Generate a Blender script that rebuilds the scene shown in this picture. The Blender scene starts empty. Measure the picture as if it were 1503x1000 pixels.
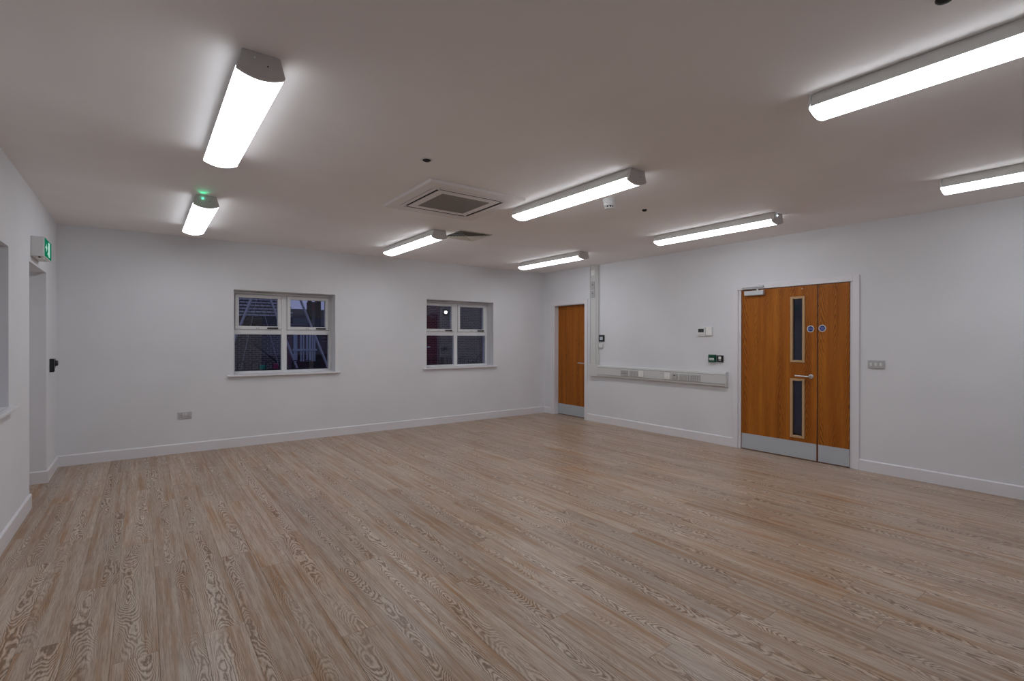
import bpy, bmesh, math, random
from mathutils import Vector, Matrix
R = random.Random(7)
PI = math.pi
sc = bpy.context.scene
C = sc.collection

# ------------------------------------------------------------------ camera
W, H, YF = 7.06, 2.70, -8.50            # room: x 0..W, y YF..0, z 0..H
cam_d = bpy.data.cameras.new('camera'); cam = bpy.data.objects.new('camera', cam_d); C.objects.link(cam)
yaw, pitch, roll = 0.636489, -0.0025756, 0.0013607
cam.location = (0.75848, -7.45344, 1.42254)
fwd = Vector((math.sin(yaw)*math.cos(pitch), math.cos(yaw)*math.cos(pitch), math.sin(pitch)))
r0 = Vector((math.cos(yaw), -math.sin(yaw), 0)); u0 = r0.cross(fwd)
rr = r0*math.cos(roll) + u0*math.sin(roll); uu = -r0*math.sin(roll) + u0*math.cos(roll)
cam.rotation_euler = Matrix((rr, uu, -fwd)).transposed().to_euler()
cam_d.sensor_width = 36.0; cam_d.lens = 735.127*36.0/1503.0; cam_d.clip_start = 0.02; cam_d.clip_end = 300
sc.camera = cam

# ------------------------------------------------------------------ sky, exposure
wd = bpy.data.worlds.new('dusk'); sc.world = wd; wd.use_nodes = True
bg = wd.node_tree.nodes['Background']
bg.inputs['Color'].default_value = (0.55, 0.59, 1.0, 1); bg.inputs['Strength'].default_value = 0.36
vs = sc.view_settings
vs.view_transform = 'Standard'; vs.look = 'None'; vs.gamma = 1.0; vs.use_curve_mapping = False; vs.exposure = 0.0
LAMP = 11.5

# ------------------------------------------------------------------ node helpers
class NT:
    def __init__(s, name):
        s.m = bpy.data.materials.new(name); s.m.use_nodes = True
        s.t = s.m.node_tree; s.t.nodes.clear()
        s.out = s.n('ShaderNodeOutputMaterial')
    def n(s, kind, **kw):
        nd = s.t.nodes.new(kind)
        for k, v in kw.items(): setattr(nd, k, v)
        return nd
    def l(s, a, b): s.t.links.new(a, b)
    def val(s, node, i, v):
        if hasattr(v, 'is_linked') or isinstance(v, bpy.types.NodeSocket): s.l(v, node.inputs[i])
        else: node.inputs[i].default_value = v
    def math(s, op, a, b=0.0, c=None):
        nd = s.n('ShaderNodeMath', operation=op); s.val(nd, 0, a); s.val(nd, 1, b)
        if c is not None: s.val(nd, 2, c)
        return nd.outputs[0]
    def noise(s, vec, scale=1.0, detail=2.0, rough=0.5, dist=0.0):
        nd = s.n('ShaderNodeTexNoise'); s.l(vec, nd.inputs['Vector'])
        nd.inputs['Scale'].default_value = scale; nd.inputs['Detail'].default_value = detail
        nd.inputs['Roughness'].default_value = rough; nd.inputs['Distortion'].default_value = dist
        return nd.outputs[0]
    def comb(s, x, y, z):
        nd = s.n('ShaderNodeCombineXYZ'); s.val(nd, 0, x); s.val(nd, 1, y); s.val(nd, 2, z); return nd.outputs[0]
    def ramp(s, fac, stops):
        nd = s.n('ShaderNodeValToRGB'); s.l(fac, nd.inputs[0])
        e = nd.color_ramp.elements
        while len(e) < len(stops): e.new(0.5)
        for el, (p, c) in zip(e, stops): el.position = p; el.color = (c, c, c, 1) if isinstance(c, (int, float)) else (*c, 1)
        return nd.outputs[0]
    def mix(s, fac, a, b, mode='MIX'):
        nd = s.n('ShaderNodeMix', data_type='RGBA', blend_type=mode)
        s.val(nd, 0, fac)
        for i, v in ((6, a), (7, b)):
            if isinstance(v, tuple): nd.inputs[i].default_value = (*v, 1)
            else: s.l(v, nd.inputs[i])
        return nd.outputs[2]
    def pos(s):
        g = s.n('ShaderNodeNewGeometry'); sp = s.n('ShaderNodeSeparateXYZ'); s.l(g.outputs['Position'], sp.inputs[0])
        return g.outputs['Position'], sp.outputs[0], sp.outputs[1], sp.outputs[2]
    def rnd(s): return s.n('ShaderNodeObjectInfo').outputs['Random']
    def bsdf(s, col, rough=0.5, metal=0.0, spec=0.5, bump=None, bstr=0.2, bdist=0.002):
        b = s.n('ShaderNodeBsdfPrincipled')
        if isinstance(col, tuple): b.inputs['Base Color'].default_value = (*col, 1)
        else: s.l(col, b.inputs['Base Color'])
        s.val(b, 'Roughness', rough); b.inputs['Metallic'].default_value = metal
        b.inputs['Specular IOR Level'].default_value = spec
        if bump is not None:
            bp = s.n('ShaderNodeBump'); bp.inputs['Strength'].default_value = bstr; bp.inputs['Distance'].default_value = bdist
            s.l(bump, bp.inputs['Height']); s.l(bp.outputs[0], b.inputs['Normal'])
        s.l(b.outputs[0], s.out.inputs[0]); return s.m

def paint(name, col, rough=0.6, scale=60, var=0.03, bstr=0.06, spec=0.3):
    t = NT(name); p, x, y, z = t.pos()
    n = t.noise(p, scale, 3); n2 = t.noise(p, 1.3, 2)
    c = t.mix(t.ramp(n2, [(0.3, 0.0), (0.7, 1.0)]), tuple(v*(1-var) for v in col), tuple(min(1, v*(1+var)) for v in col))
    return t.bsdf(c, rough, 0, spec, n, bstr, 0.001)
def plain(name, col, rough=0.45, metal=0.0, spec=0.5, scale=180):
    t = NT(name); p, x, y, z = t.pos(); n = t.noise(p, scale, 2)
    c = t.mix(n, tuple(v*0.96 for v in col), tuple(min(1, v*1.04) for v in col))
    return t.bsdf(c, rough, metal, spec)
def emit(name, col, strength):
    t = NT(name); e = t.n('ShaderNodeEmission'); e.inputs[0].default_value = (*col, 1); e.inputs[1].default_value = strength
    t.l(e.outputs[0], t.out.inputs[0]); return t.m
def glass(name, tint=(0.9, 0.92, 0.95)):
    t = NT(name); fr = t.n('ShaderNodeFresnel'); fr.inputs[0].default_value = 1.5
    a = t.n('ShaderNodeBsdfTransparent'); a.inputs[0].default_value = (*tint, 1)
    g = t.n('ShaderNodeBsdfGlossy'); g.inputs['Roughness'].default_value = 0.01
    mx = t.n('ShaderNodeMixShader'); t.l(fr.outputs[0], mx.inputs[0]); t.l(a.outputs[0], mx.inputs[1]); t.l(g.outputs[0], mx.inputs[2])
    t.l(mx.outputs[0], t.out.inputs[0]); return t.m

def floor_wood():
    t = NT('limed_oak_plank'); p, x, y, z = t.pos(); r = t.rnd()
    tc = t.n('ShaderNodeTexCoord'); so = t.n('ShaderNodeSeparateXYZ'); t.l(tc.outputs['Object'], so.inputs[0])
    ox = t.math('MULTIPLY', r, 57.3); oy = t.math('MULTIPLY', r, 131.7)
    X = t.math('ADD', x, ox); Y = t.math('ADD', y, oy)
    # flame figure: nested arches along a wandering heart line, turning to straight grain at the edges
    r2 = t.math('FRACT', t.math('MULTIPLY', r, 37.7)); r3 = t.math('FRACT', t.math('MULTIPLY', r, 91.3))
    heart = t.math('ADD', t.math('MULTIPLY_ADD', r2, 0.14, -0.045), t.math('MULTIPLY', t.noise(t.comb(t.math('MULTIPLY', Y, 1.0), ox, 0.0), 1.0, 1.0), 0.13))
    u = t.math('SUBTRACT', so.outputs[0], heart)
    n1 = t.noise(t.comb(t.math('MULTIPLY', X, 8.0), t.math('MULTIPLY', Y, 2.3), r), 1.0, 1.5, 0.45)
    wob = t.noise(t.comb(t.math('MULTIPLY', X, 42), t.math('MULTIPLY', Y, 16), r), 1.0, 2.0, 0.6)
    sgn = t.math('SUBTRACT', t.math('MULTIPLY', t.math('GREATER_THAN', t.math('FRACT', t.math('MULTIPLY', r, 7.0)), 0.5), 2.0), 1.0)
    h = t.math('ADD', t.math('MULTIPLY', t.math('MULTIPLY', u, u), 1500.0), t.math('MULTIPLY', t.math('MULTIPLY', Y, sgn), 9.0))
    h = t.math('ADD', h, t.math('ADD', t.math('MULTIPLY', n1, 19.0), t.math('MULTIPLY', wob, 1.7)))
    fr = t.math('FRACT', h)
    ring = t.ramp(fr, [(0.0, 0.0), (0.50, 0.05), (0.72, 0.9), (0.90, 1.0), (0.97, 0.0)])
    au = t.math('ABSOLUTE', u)
    core = t.math('MULTIPLY', t.ramp(au, [(0.026, 1.0), (0.080, 0.20)]), t.ramp(r3, [(0.05, 0.45), (0.30, 1.0)]))
    zone = t.math('MULTIPLY', core, t.ramp(t.noise(t.comb(t.math('MULTIPLY', X, 5.0), t.math('MULTIPLY', Y, 1.1), t.math('MULTIPLY', r, 9)), 1.0, 1.0), [(0.31, 0.06), (0.48, 1.0)]))
    fine = t.noise(t.comb(t.math('MULTIPLY', X, 230), t.math('MULTIPLY', Y, 7), r), 1.0, 3.0, 0.7)
    streak = t.noise(t.comb(t.math('MULTIPLY', X, 34), t.math('MULTIPLY', Y, 0.9), r), 1.0, 3.0, 0.6)
    big = t.noise(t.comb(t.math('MULTIPLY', X, 9), t.math('MULTIPLY', Y, 1.5), t.math('MULTIPLY', r, 5)), 1.0, 2.0, 0.5)
    warm = t.mix(t.ramp(big, [(0.36, 0.0), (0.64, 1.0)]), (0.290, 0.172, 0.098), (0.365, 0.292, 0.238))
    tone = t.math('MULTIPLY_ADD', t.math('FRACT', t.math('MULTIPLY', r, 13.3)), 0.28, 1.12)
    c = t.mix(t.ramp(streak, [(0.40, 0.0), (0.64, 0.9)]), warm, (0.450, 0.385, 0.325))
    c = t.mix(t.math('MULTIPLY', t.ramp(fine, [(0.36, 1.0), (0.56, 0.0)]), 0.60), c, (0.150, 0.090, 0.054))
    lines = t.math('MULTIPLY', ring, zone)
    lines = t.math('MULTIPLY', lines, t.ramp(fine, [(0.25, 1.0), (0.75, 0.6)]))
    c = t.mix(t.math('MULTIPLY', lines, 0.90), c, (0.088, 0.048, 0.026))
    lite = t.math('MULTIPLY', t.ramp(fr, [(0.05, 0.0), (0.30, 1.0), (0.55, 0.0)]), zone)
    c = t.mix(t.math('MULTIPLY', lite, 0.55), c, (0.56, 0.49, 0.42))
    hsv = t.n('ShaderNodeHueSaturation'); t.l(c, hsv.inputs['Color']); t.l(tone, hsv.inputs['Value']); hsv.inputs['Saturation'].default_value = 1.2
    rough = t.math('MULTIPLY_ADD', fine, 0.16, 0.27)
    return t.bsdf(hsv.outputs[0], rough, 0, 0.5, fine, 0.05, 0.0006)

def door_wood():
    t = NT('orange_oak_veneer'); p, x, y, z = t.pos()
    leaf = t.math('FLOOR', t.math('MULTIPLY', y, 3.3)); off = t.math('MULTIPLY', leaf, 13.7)
    Yc = t.math('ADD', y, off)
    cx = t.math('ABSOLUTE', t.math('SUBTRACT', t.math('FRACT', t.math('MULTIPLY', y, 6.6)), 0.5))   # 0 at the leaf's middle
    n1 = t.noise(t.comb(t.math('MULTIPLY', Yc, 5), t.math('MULTIPLY', z, 0.6), off), 1.0, 2.0)
    wob = t.noise(t.comb(t.math('MULTIPLY', Yc, 50), t.math('MULTIPLY', z, 6), off), 1.0, 2.0)
    h = t.math('ADD', t.math('ADD', t.math('MULTIPLY', cx, 8.0), t.math('MULTIPLY', z, 9.0)), t.math('ADD', t.math('MULTIPLY', n1, 7.0), t.math('MULTIPLY', wob, 0.9)))
    ring = t.ramp(t.math('FRACT', h), [(0.0, 0.0), (0.5, 0.15), (0.82, 1.0), (1.0, 0.0)])
    zone = t.ramp(t.noise(t.comb(t.math('MULTIPLY', Yc, 7), t.math('MULTIPLY', z, 0.7), off), 1.0, 1.0), [(0.36, 0.15), (0.55, 1.0)])
    zone = t.math('MULTIPLY', zone, t.ramp(cx, [(0.18, 1.0), (0.40, 0.12)]))
    fine = t.noise(t.comb(t.math('MULTIPLY', Yc, 230), t.math('MULTIPLY', z, 4), off), 1.0, 3.0, 0.6)
    band = t.noise(t.comb(t.math('MULTIPLY', Yc, 16), t.math('MULTIPLY', z, 0.5), off), 1.0, 2.0)
    c = t.mix(t.ramp(band, [(0.3, 0.0), (0.7, 1.0)]), (0.36, 0.100, 0.008), (0.50, 0.165, 0.014))
    c = t.mix(t.math('MULTIPLY', t.ramp(fine, [(0.35, 1.0), (0.6, 0.0)]), 0.45), c, (0.20, 0.065, 0.010))
    c = t.mix(t.math('MULTIPLY', t.math('MULTIPLY', ring, zone), 0.85), c, (0.085, 0.020, 0.003))
    return t.bsdf(c, 0.45, 0, 0.22, fine, 0.05, 0.0006)

def brick_mat(name, c1, c2, mortar):
    t = NT(name); p, x, y, z = t.pos()
    b = t.n('ShaderNodeTexBrick'); t.l(t.comb(t.math('ADD', x, y), z, 0.0), b.inputs['Vector'])
    b.inputs['Color1'].default_value = (*c1, 1); b.inputs['Color2'].default_value = (*c2, 1); b.inputs['Mortar'].default_value = (*mortar, 1)
    b.inputs['Scale'].default_value = 1.0; b.inputs['Brick Width'].default_value = 0.225; b.inputs['Row Height'].default_value = 0.075
    b.inputs['Mortar Size'].default_value = 0.010; b.inputs['Bias'].default_value = -0.2
    n = t.noise(p, 2.0, 3)
    c = t.mix(t.ramp(n, [(0.3, 0.0), (0.7, 0.45)]), b.outputs[0], tuple(v*0.6 for v in c1))
    return t.bsdf(c, 0.85, 0, 0.2)

def brushed(name, col, rough=0.35):
    t = NT(name); p, x, y, z = t.pos()
    n = t.noise(t.comb(t.math('MULTIPLY', y, 3), t.math('MULTIPLY', z, 500), t.math('MULTIPLY', x, 3)), 1.0, 2.0)
    c = t.mix(n, tuple(v*0.92 for v in col), col)
    return t.bsdf(c, t.math('MULTIPLY_ADD', n, 0.15, rough), 0.9, 0.5)

M = {}
M['wall'] = paint('wall_emulsion', (0.78, 0.78, 0.80), 0.75)
M['ceil'] = paint('ceiling_emulsion', (0.93, 0.895, 0.885), 0.85)
M['gloss'] = paint('white_gloss_paint', (0.80, 0.78, 0.80), 0.35, 40, 0.015, 0.03, 0.5)
M['upvc'] = plain('white_upvc', (0.78, 0.78, 0.79), 0.3)
M['plastic'] = plain('white_plastic', (0.76, 0.76, 0.75), 0.4)
M['cassette'] = plain('warm_white_cassette_plastic', (0.84, 0.79, 0.775), 0.55)
M['bright_plastic'] = plain('bright_white_plastic', (0.88, 0.87, 0.84), 0.4)
M['trunk'] = plain('pale_grey_trunking_plastic', (0.66, 0.655, 0.64), 0.4)
M['plate'] = plain('grey_plate_plastic', (0.50, 0.49, 0.485), 0.4)
M['cap'] = plain('grey_end_cap_plastic', (0.60, 0.58, 0.575), 0.5)
M['housing'] = plain('lamp_housing_plastic', (0.66, 0.645, 0.62), 0.45)
M['black'] = plain('black_plastic', (0.012, 0.012, 0.014), 0.3)
M['dark'] = plain('dark_parts_and_recess_shade', (0.015, 0.014, 0.013), 0.8)  # near-black lenses and vent cover; also painted shade in the ceiling recesses
M['hole'] = plain('dark_socket_hole', (0.04, 0.04, 0.04), 0.8)
M['screen'] = plain('dark_display', (0.05, 0.055, 0.05), 0.15)
M['lcd'] = plain('pale_display', (0.55, 0.60, 0.68), 0.2)
M['green'] = emit('lit_green_sign_face', (0.006, 0.15, 0.078), 1.0)
M['sign_white'] = emit('lit_white_sign_marks', (0.36, 0.62, 0.52), 1.0)
M['dkgreen'] = plain('dark_green_plastic', (0.003, 0.075, 0.04), 0.35)
M['blue'] = plain('blue_sign_face', (0.02, 0.035, 0.20), 0.35)
M['ltblue'] = plain('pale_blue_print', (0.42, 0.46, 0.72), 0.4)
M['steel'] = brushed('brushed_steel', (0.62, 0.63, 0.63), 0.34)
M['kick'] = plain('satin_aluminium', (0.52, 0.56, 0.60), 0.42, 0.25)
M['silver'] = plain('silver_paint', (0.60, 0.62, 0.63), 0.35, 0.4)
M['bead'] = plain('pale_oak_bead', (0.52, 0.33, 0.17), 0.5)
M['lip'] = plain('dark_oak_lipping', (0.10, 0.028, 0.010), 0.5)
M['lamp'] = emit('lamp_diffuser_glow', (0.915, 0.965, 1.03), LAMP)
M['led_green'] = emit('green_indicator_glow', (0.10, 1.0, 0.55), 12)
M['led_white'] = emit('pale_indicator_glow', (0.75, 0.88, 1.0), 10)
M['led_off'] = plain('clear_indicator', (0.75, 0.75, 0.75), 0.2)
M['glass'] = glass('window_glass')
M['door_glass'] = glass('wired_door_glass', (0.75, 0.78, 0.86))
M['grille'] = plain('grey_brown_grille', (0.33, 0.295, 0.265), 0.6)
M['vent'] = plain('cream_vent_metal', (0.66, 0.63, 0.56), 0.5)
M['floor'] = floor_wood(); M['doorwood'] = door_wood()
M['sub'] = plain('dark_subfloor', (0.05, 0.04, 0.035), 0.9)
M['brick'] = brick_mat('purple_brown_brick', (0.11, 0.085, 0.085), (0.08, 0.06, 0.065), (0.34, 0.31, 0.31))
M['brick_dark'] = brick_mat('maroon_brick', (0.10, 0.03, 0.050), (0.06, 0.025, 0.04), (0.26, 0.13, 0.18))
M['tile'] = plain('slate_grey_roof_tile', (0.36, 0.36, 0.42), 0.7, scale=6)
M['dkslate'] = plain('dark_slate', (0.035, 0.035, 0.04), 0.8, scale=6)
M['tarmac'] = plain('dark_tarmac', (0.045, 0.045, 0.05), 0.9, scale=12)
M['pole'] = plain('galvanised_pole', (0.50, 0.51, 0.56), 0.4, 0.2)
M['rail'] = plain('black_railing_paint', (0.008, 0.008, 0.010), 0.5)
M['board'] = plain('pale_blue_board', (0.40, 0.46, 0.54), 0.6, scale=8)
M['darkboard'] = plain('dark_timber', (0.02, 0.018, 0.02), 0.8)
M['play_green'] = plain('green_play_panel', (0.03, 0.34, 0.22), 0.5)
M['play_red'] = plain('crimson_play_panel', (0.32, 0.03, 0.10), 0.5)
M['outlamp'] = emit('outdoor_lamp_glow', (1.0, 0.97, 0.92), 9)
M['corr'] = paint('corridor_paint', (0.80, 0.80, 0.85), 0.7)

# ------------------------------------------------------------------ mesh helpers
def wloc(o):
    v = Vector((0, 0, 0))
    while o is not None: v += o.location; o = o.parent
    return v
def tag(o, label=None, cat=None, group=None, kind=None):
    if label: o['label'] = label
    if cat: o['category'] = cat
    if group: o['group'] = group
    if kind: o['kind'] = kind
    return o
def thing(name, loc, label, cat, group=None, kind=None):
    o = bpy.data.objects.new(name, None); C.objects.link(o); o.location = loc; o.empty_display_size = 0.05
    return tag(o, label, cat, group, kind)
class MB:
    def __init__(s): s.v = []; s.f = []
    def add(s, vs_, fs):
        k = len(s.v); s.v += [tuple(a) for a in vs_]; s.f += [tuple(i+k for i in f) for f in fs]; return s
    def box(s, x0, x1, y0, y1, z0, z1):
        x0, x1 = sorted((x0, x1)); y0, y1 = sorted((y0, y1)); z0, z1 = sorted((z0, z1))
        return s.add([(x0,y0,z0),(x1,y0,z0),(x1,y1,z0),(x0,y1,z0),(x0,y0,z1),(x1,y0,z1),(x1,y1,z1),(x0,y1,z1)],
                     [(0,3,2,1),(4,5,6,7),(0,1,5,4),(1,2,6,5),(2,3,7,6),(3,0,4,7)])
    def prism(s, prof, a, b, place):           # closed 2-D profile swept from a to b; place(u, v, t) -> xyz
        n = len(prof); vs_ = [place(u, v, a) for u, v in prof] + [place(u, v, b) for u, v in prof]
        return s.add(vs_, [tuple(range(n))[::-1], tuple(range(n, 2*n))] + [(i, (i+1) % n, n+(i+1) % n, n+i) for i in range(n)])
    def lathe(s, prof, c, axis=(0, 0, 1), n=24):   # prof: (radius, height) pairs along the axis
        ax = Vector(axis).normalized(); t = ax.orthogonal().normalized(); b = ax.cross(t); c = Vector(c)
        vs_ = []
        for r_, h_ in prof:
            for i in range(n):
                a = 2*PI*i/n; vs_.append(c + ax*h_ + (t*math.cos(a) + b*math.sin(a))*max(r_, 1e-5))
        fs = [(j*n+i, j*n+(i+1) % n, (j+1)*n+(i+1) % n, (j+1)*n+i) for j in range(len(prof)-1) for i in range(n)]
        fs += [tuple(range(n))[::-1], tuple((len(prof)-1)*n+i for i in range(n))]
        return s.add(vs_, fs)
    def tube(s, pts, r_, n=10):
        pts = [Vector(q) for q in pts]; rings = []
        for i, q in enumerate(pts):
            d = (pts[min(i+1, len(pts)-1)] - pts[max(i-1, 0)]).normalized()
            ref = Vector((0, 0, 1)) if abs(d.z) < 0.9 else Vector((0, 1, 0))
            t = d.cross(ref).normalized(); b = d.cross(t)
            rings.append([q + (t*math.cos(2*PI*k/n) + b*math.sin(2*PI*k/n))*r_ for k in range(n)])
        vs_ = [v for rg in rings for v in rg]; m = len(pts)
        fs = [(j*n+i, j*n+(i+1) % n, (j+1)*n+(i+1) % n, (j+1)*n+i) for j in range(m-1) for i in range(n)]
        fs += [tuple(range(n))[::-1], tuple((m-1)*n+i for i in range(n))]
        return s.add(vs_, fs)
    def build(s, name, mat, parent=None, bevel=0.0, seg=1, smooth=False, **tags):
        o3 = wloc(parent)
        bm = bmesh.new(); vv = [bm.verts.new(Vector(v) - o3) for v in s.v]
        for f in s.f:
            try: bm.faces.new([vv[i] for i in f])
            except ValueError: pass
        bmesh.ops.remove_doubles(bm, verts=bm.verts, dist=1e-6)
        bmesh.ops.recalc_face_normals(bm, faces=bm.faces)
        if bevel > 0:
            es = [e for e in bm.edges if len(e.link_faces) == 2 and e.calc_face_angle(0) > 0.5]
            bmesh.ops.bevel(bm, geom=es, offset=bevel, segments=seg, profile=0.5, affect='EDGES', clamp_overlap=True)
        me = bpy.data.meshes.new(name); bm.to_mesh(me); bm.free()
        me.materials.append(M[mat] if isinstance(mat, str) else mat)
        if smooth:
            me.shade_smooth()
            try: me.set_sharp_from_angle(angle=math.radians(35))
            except Exception: pass
        o = bpy.data.objects.new(name, me); C.objects.link(o)
        if parent is not None: o.parent = parent
        return tag(o, **tags)
def bx(name, mat, parent, x0, x1, y0, y1, z0, z1, bevel=0.0, seg=1, **tags):
    return MB().box(x0, x1, y0, y1, z0, z1).build(name, mat, parent, bevel, seg, **tags)
def slab(axis, c0, c1, u0, u1, z0, z1, holes):
    """a wall-like slab between c0 and c1 on the axis ('x' or 'y') with rectangular holes (ua, ub, za, zb)"""
    us = sorted({u0, u1, *[h[0] for h in holes], *[h[1] for h in holes]}); us = [u for u in us if u0 <= u <= u1]
    zs = sorted({z0, z1, *[h[2] for h in holes], *[h[3] for h in holes]}); zs = [z for z in zs if z0 <= z <= z1]
    solid = lambda i, j: 0 <= i < len(us)-1 and 0 <= j < len(zs)-1 and not any(
        h[0] < (us[i]+us[i+1])/2 < h[1] and h[2] < (zs[j]+zs[j+1])/2 < h[3] for h in holes)
    P = (lambda c, u, z: (c, u, z)) if axis == 'x' else (lambda c, u, z: (u, c, z))
    m = MB()
    q = lambda a, b, c, d: m.add([a, b, c, d], [(0, 1, 2, 3)])
    for i in range(len(us)-1):
        for j in range(len(zs)-1):
            if not solid(i, j): continue
            a, b, z_, y_ = us[i], us[i+1], zs[j], zs[j+1]
            for c in (c0, c1): q(P(c, a, z_), P(c, b, z_), P(c, b, y_), P(c, a, y_))
            if not solid(i-1, j): q(P(c0, a, z_), P(c1, a, z_), P(c1, a, y_), P(c0, a, y_))
            if not solid(i+1, j): q(P(c0, b, z_), P(c1, b, z_), P(c1, b, y_), P(c0, b, y_))
            if not solid(i, j-1): q(P(c0, a, z_), P(c0, b, z_), P(c1, b, z_), P(c1, a, z_))
            if not solid(i, j+1): q(P(c0, a, y_), P(c0, b, y_), P(c1, b, y_), P(c1, a, y_))
    return m
def text_mesh(name, lines, size, mat, parent, origin, right, up, align='CENTER', gap=1.15):
    cu = bpy.data.curves.new(name, 'FONT'); cu.body = '\n'.join(lines); cu.size = size; cu.align_x = align; cu.align_y = 'CENTER'
    cu.space_line = gap; cu.extrude = 0.0003; cu.resolution_u = 2
    tmp = bpy.data.objects.new(name, cu); C.objects.link(tmp)
    bpy.context.view_layer.update()
    me = bpy.data.meshes.new_from_object(tmp.evaluated_get(bpy.context.evaluated_depsgraph_get()))
    bpy.data.objects.remove(tmp)
    r_, u_ = Vector(right), Vector(up); n_ = r_.cross(u_); o3 = Vector(origin) - wloc(parent)
    for v in me.vertices: v.co = o3 + r_*v.co.x + u_*v.co.y + n_*v.co.z
    me.materials.clear(); me.materials.append(M[mat])
    o = bpy.data.objects.new(name, me); C.objects.link(o); o.parent = parent
    return o

# ------------------------------------------------------------------ shell
S = 'structure'
TH = 0.35
WA = (1.728, 3.042, 0.948, 2.072); WB = (4.523, 5.849, 0.948, 2.080)          # back windows (x0, x1, z0, z1)
WL = (-3.80, -2.486, 0.938, 2.075)                                             # left window (y0, y1, z0, z1)
WF = (3.6, 6.6, 0.05, 2.15)                                                    # added glazed doors in the unseen wall behind, to let in dusk light
WR = (-8.30, -6.72, 0.05, 2.15)                                                 # added, unseen glazed doors beside the camera, for more dusk light
DR = (-1.675, -0.752, -0.2, 2.072)                                             # recess of the exit in the left wall
D1 = (-1.096, -0.255, -0.2, 2.065); D2 = (-5.237, -3.930, -0.2, 2.075)         # doors of the right wall
slab('y', 0.0, TH, -TH, W+0.15, -0.2, H, [WA, WB]).build('wall_back', 'wall', kind=S, label='white painted wall with two white windows and a socket', cat='wall')
slab('x', -TH, 0.0, YF-TH, 0.0, -0.2, H, [WL, DR]).build('wall_left', 'wall', kind=S, label='white painted wall with the exit recess and green exit sign', cat='wall')
slab('x', W, W+0.15, YF-TH, 0.0, -0.2, H, [D1, D2, WR]).build('wall_right', 'wall', kind=S, label='white painted wall with wooden doors and grey trunking', cat='wall')
slab('y', YF-TH, YF, 0.0, W, -0.2, H, [WF]).build('wall_front', 'wall', kind=S, label='white painted wall facing the two-window wall', cat='wall')
bx('ceiling', 'ceil', None, -TH, W+0.15, YF-TH, TH, H, H+0.25, kind=S, label='flat matt white ceiling carrying the strip lights', cat='ceiling')

# floor with its planks
floor = bx('floor', 'sub', None, -TH, W+0.15, YF-TH, TH, -0.16, -0.011, kind=S, label='limed oak plank floor with swirling brown grain', cat='floor')
PW, PL, PX0 = 0.1755, 1.525, 0.295
known = {0: -2.788, 1: -3.754, 2: -3.138, 3: -3.62, 6: -4.03, 7: -5.053, 8: -4.331, 14: -4.861}
pmesh = {}
def plank(x0, x1, y0, y1):
    g = 0.0004; w, l = round(x1-x0-2*g, 4), round(y1-y0-2*g, 4)
    if w < 0.004 or l < 0.004: return
    if (w, l) not in pmesh:
        c = min(0.0009, w/4, l/4); t = 0.011
        vs_ = [(0,0,-t),(w,0,-t),(w,l,-t),(0,l,-t),(0,0,-c*0.7),(w,0,-c*0.7),(w,l,-c*0.7),(0,l,-c*0.7),(c,c,0),(w-c,c,0),(w-c,l-c,0),(c,l-c,0)]
        fs = [(0,3,2,1)] + [(i,(i+1)%4,4+(i+1)%4,4+i) for i in range(4)] + [(4+i,4+(i+1)%4,8+(i+1)%4,8+i) for i in range(4)] + [(8,9,10,11)]
        me = bpy.data.meshes.new('plank'); me.from_pydata(vs_, [], fs); me.materials.append(M['floor']); pmesh[(w, l)] = me
    o = bpy.data.objects.new('plank', pmesh[(w, l)]); C.objects.link(o); o.parent = floor; o.location = (x0+g, y0+g, 0.0)
k0 = -4
for k in range(k0, 40):
    x0 = PX0 + k*PW; x1 = x0 + PW
    if x0 > W: break
    ph = known.get(k, -R.uniform(0, PL))
    y = ph - PL*math.ceil((ph - YF)/PL)
    while y < 0:
        a, b = max(y, YF), min(y+PL, 0.0)
        if b > a:
            xa, xb = max(x0, 0.0), min(x1, W)
            if xb > xa: plank(xa, xb, a, b)
            # inside the exit recess
            if x0 < 0:
                ra, rb = max(a, DR[0]), min(b, DR[1])
                if rb > ra: plank(max(x0, -TH+0.05), min(x1, 0.0), ra, rb)
        y += PL
for (y0, y1) in ((D1[0], D1[1]), (D2[0], D2[1])):   # door thresholds
    n = int((y1-y0)/0.6)+1
    for i in range(n): plank(W, W+0.15, y0+(y1-y0)*i/n, y0+(y1-y0)*(i+1)/n)

# baseboards
BP = [(0, 0), (0.015, 0), (0.015, 0.112), (0.006, 0.122), (0, 0.122)]
def base(name, a, b, place, label): return MB().prism(BP, a, b, place).build(name, 'gloss', kind=S, label=label, cat='baseboard')
base('baseboard_back', 0, W, lambda u, v, t: (t, -u, v), 'white baseboard under the two windows')
base('baseboard_left', DR[1], 0, lambda u, v, t: (u, t, v), 'short white baseboard between the exit recess and the corner')
base('baseboard_left', -TH+0.05, 0.015, lambda u, v, t: (t, DR[1]-u, v), 'white baseboard returning into the exit recess')
base('baseboard_left', YF, DR[0]+0.001, lambda u, v, t: (u, t, v), 'white baseboard under the window of the exit wall')
base('baseboard_right', -0.190, 0, lambda u, v, t: (W-u, t, v), 'stub of white baseboard between corner and narrow door')
base('baseboard_right', -3.864, -1.170, lambda u, v, t: (W-u, t, v), 'white baseboard below the grey trunking between the doors')
base('baseboard_right', WR[1]+0.01, -5.314, lambda u, v, t: (W-u, t, v), 'white baseboard below the grey light switch')
base('baseboard_front', 0, WF[0]-0.02, lambda u, v, t: (t, YF+u, v), 'white baseboard of the wall facing the windows')

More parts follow.
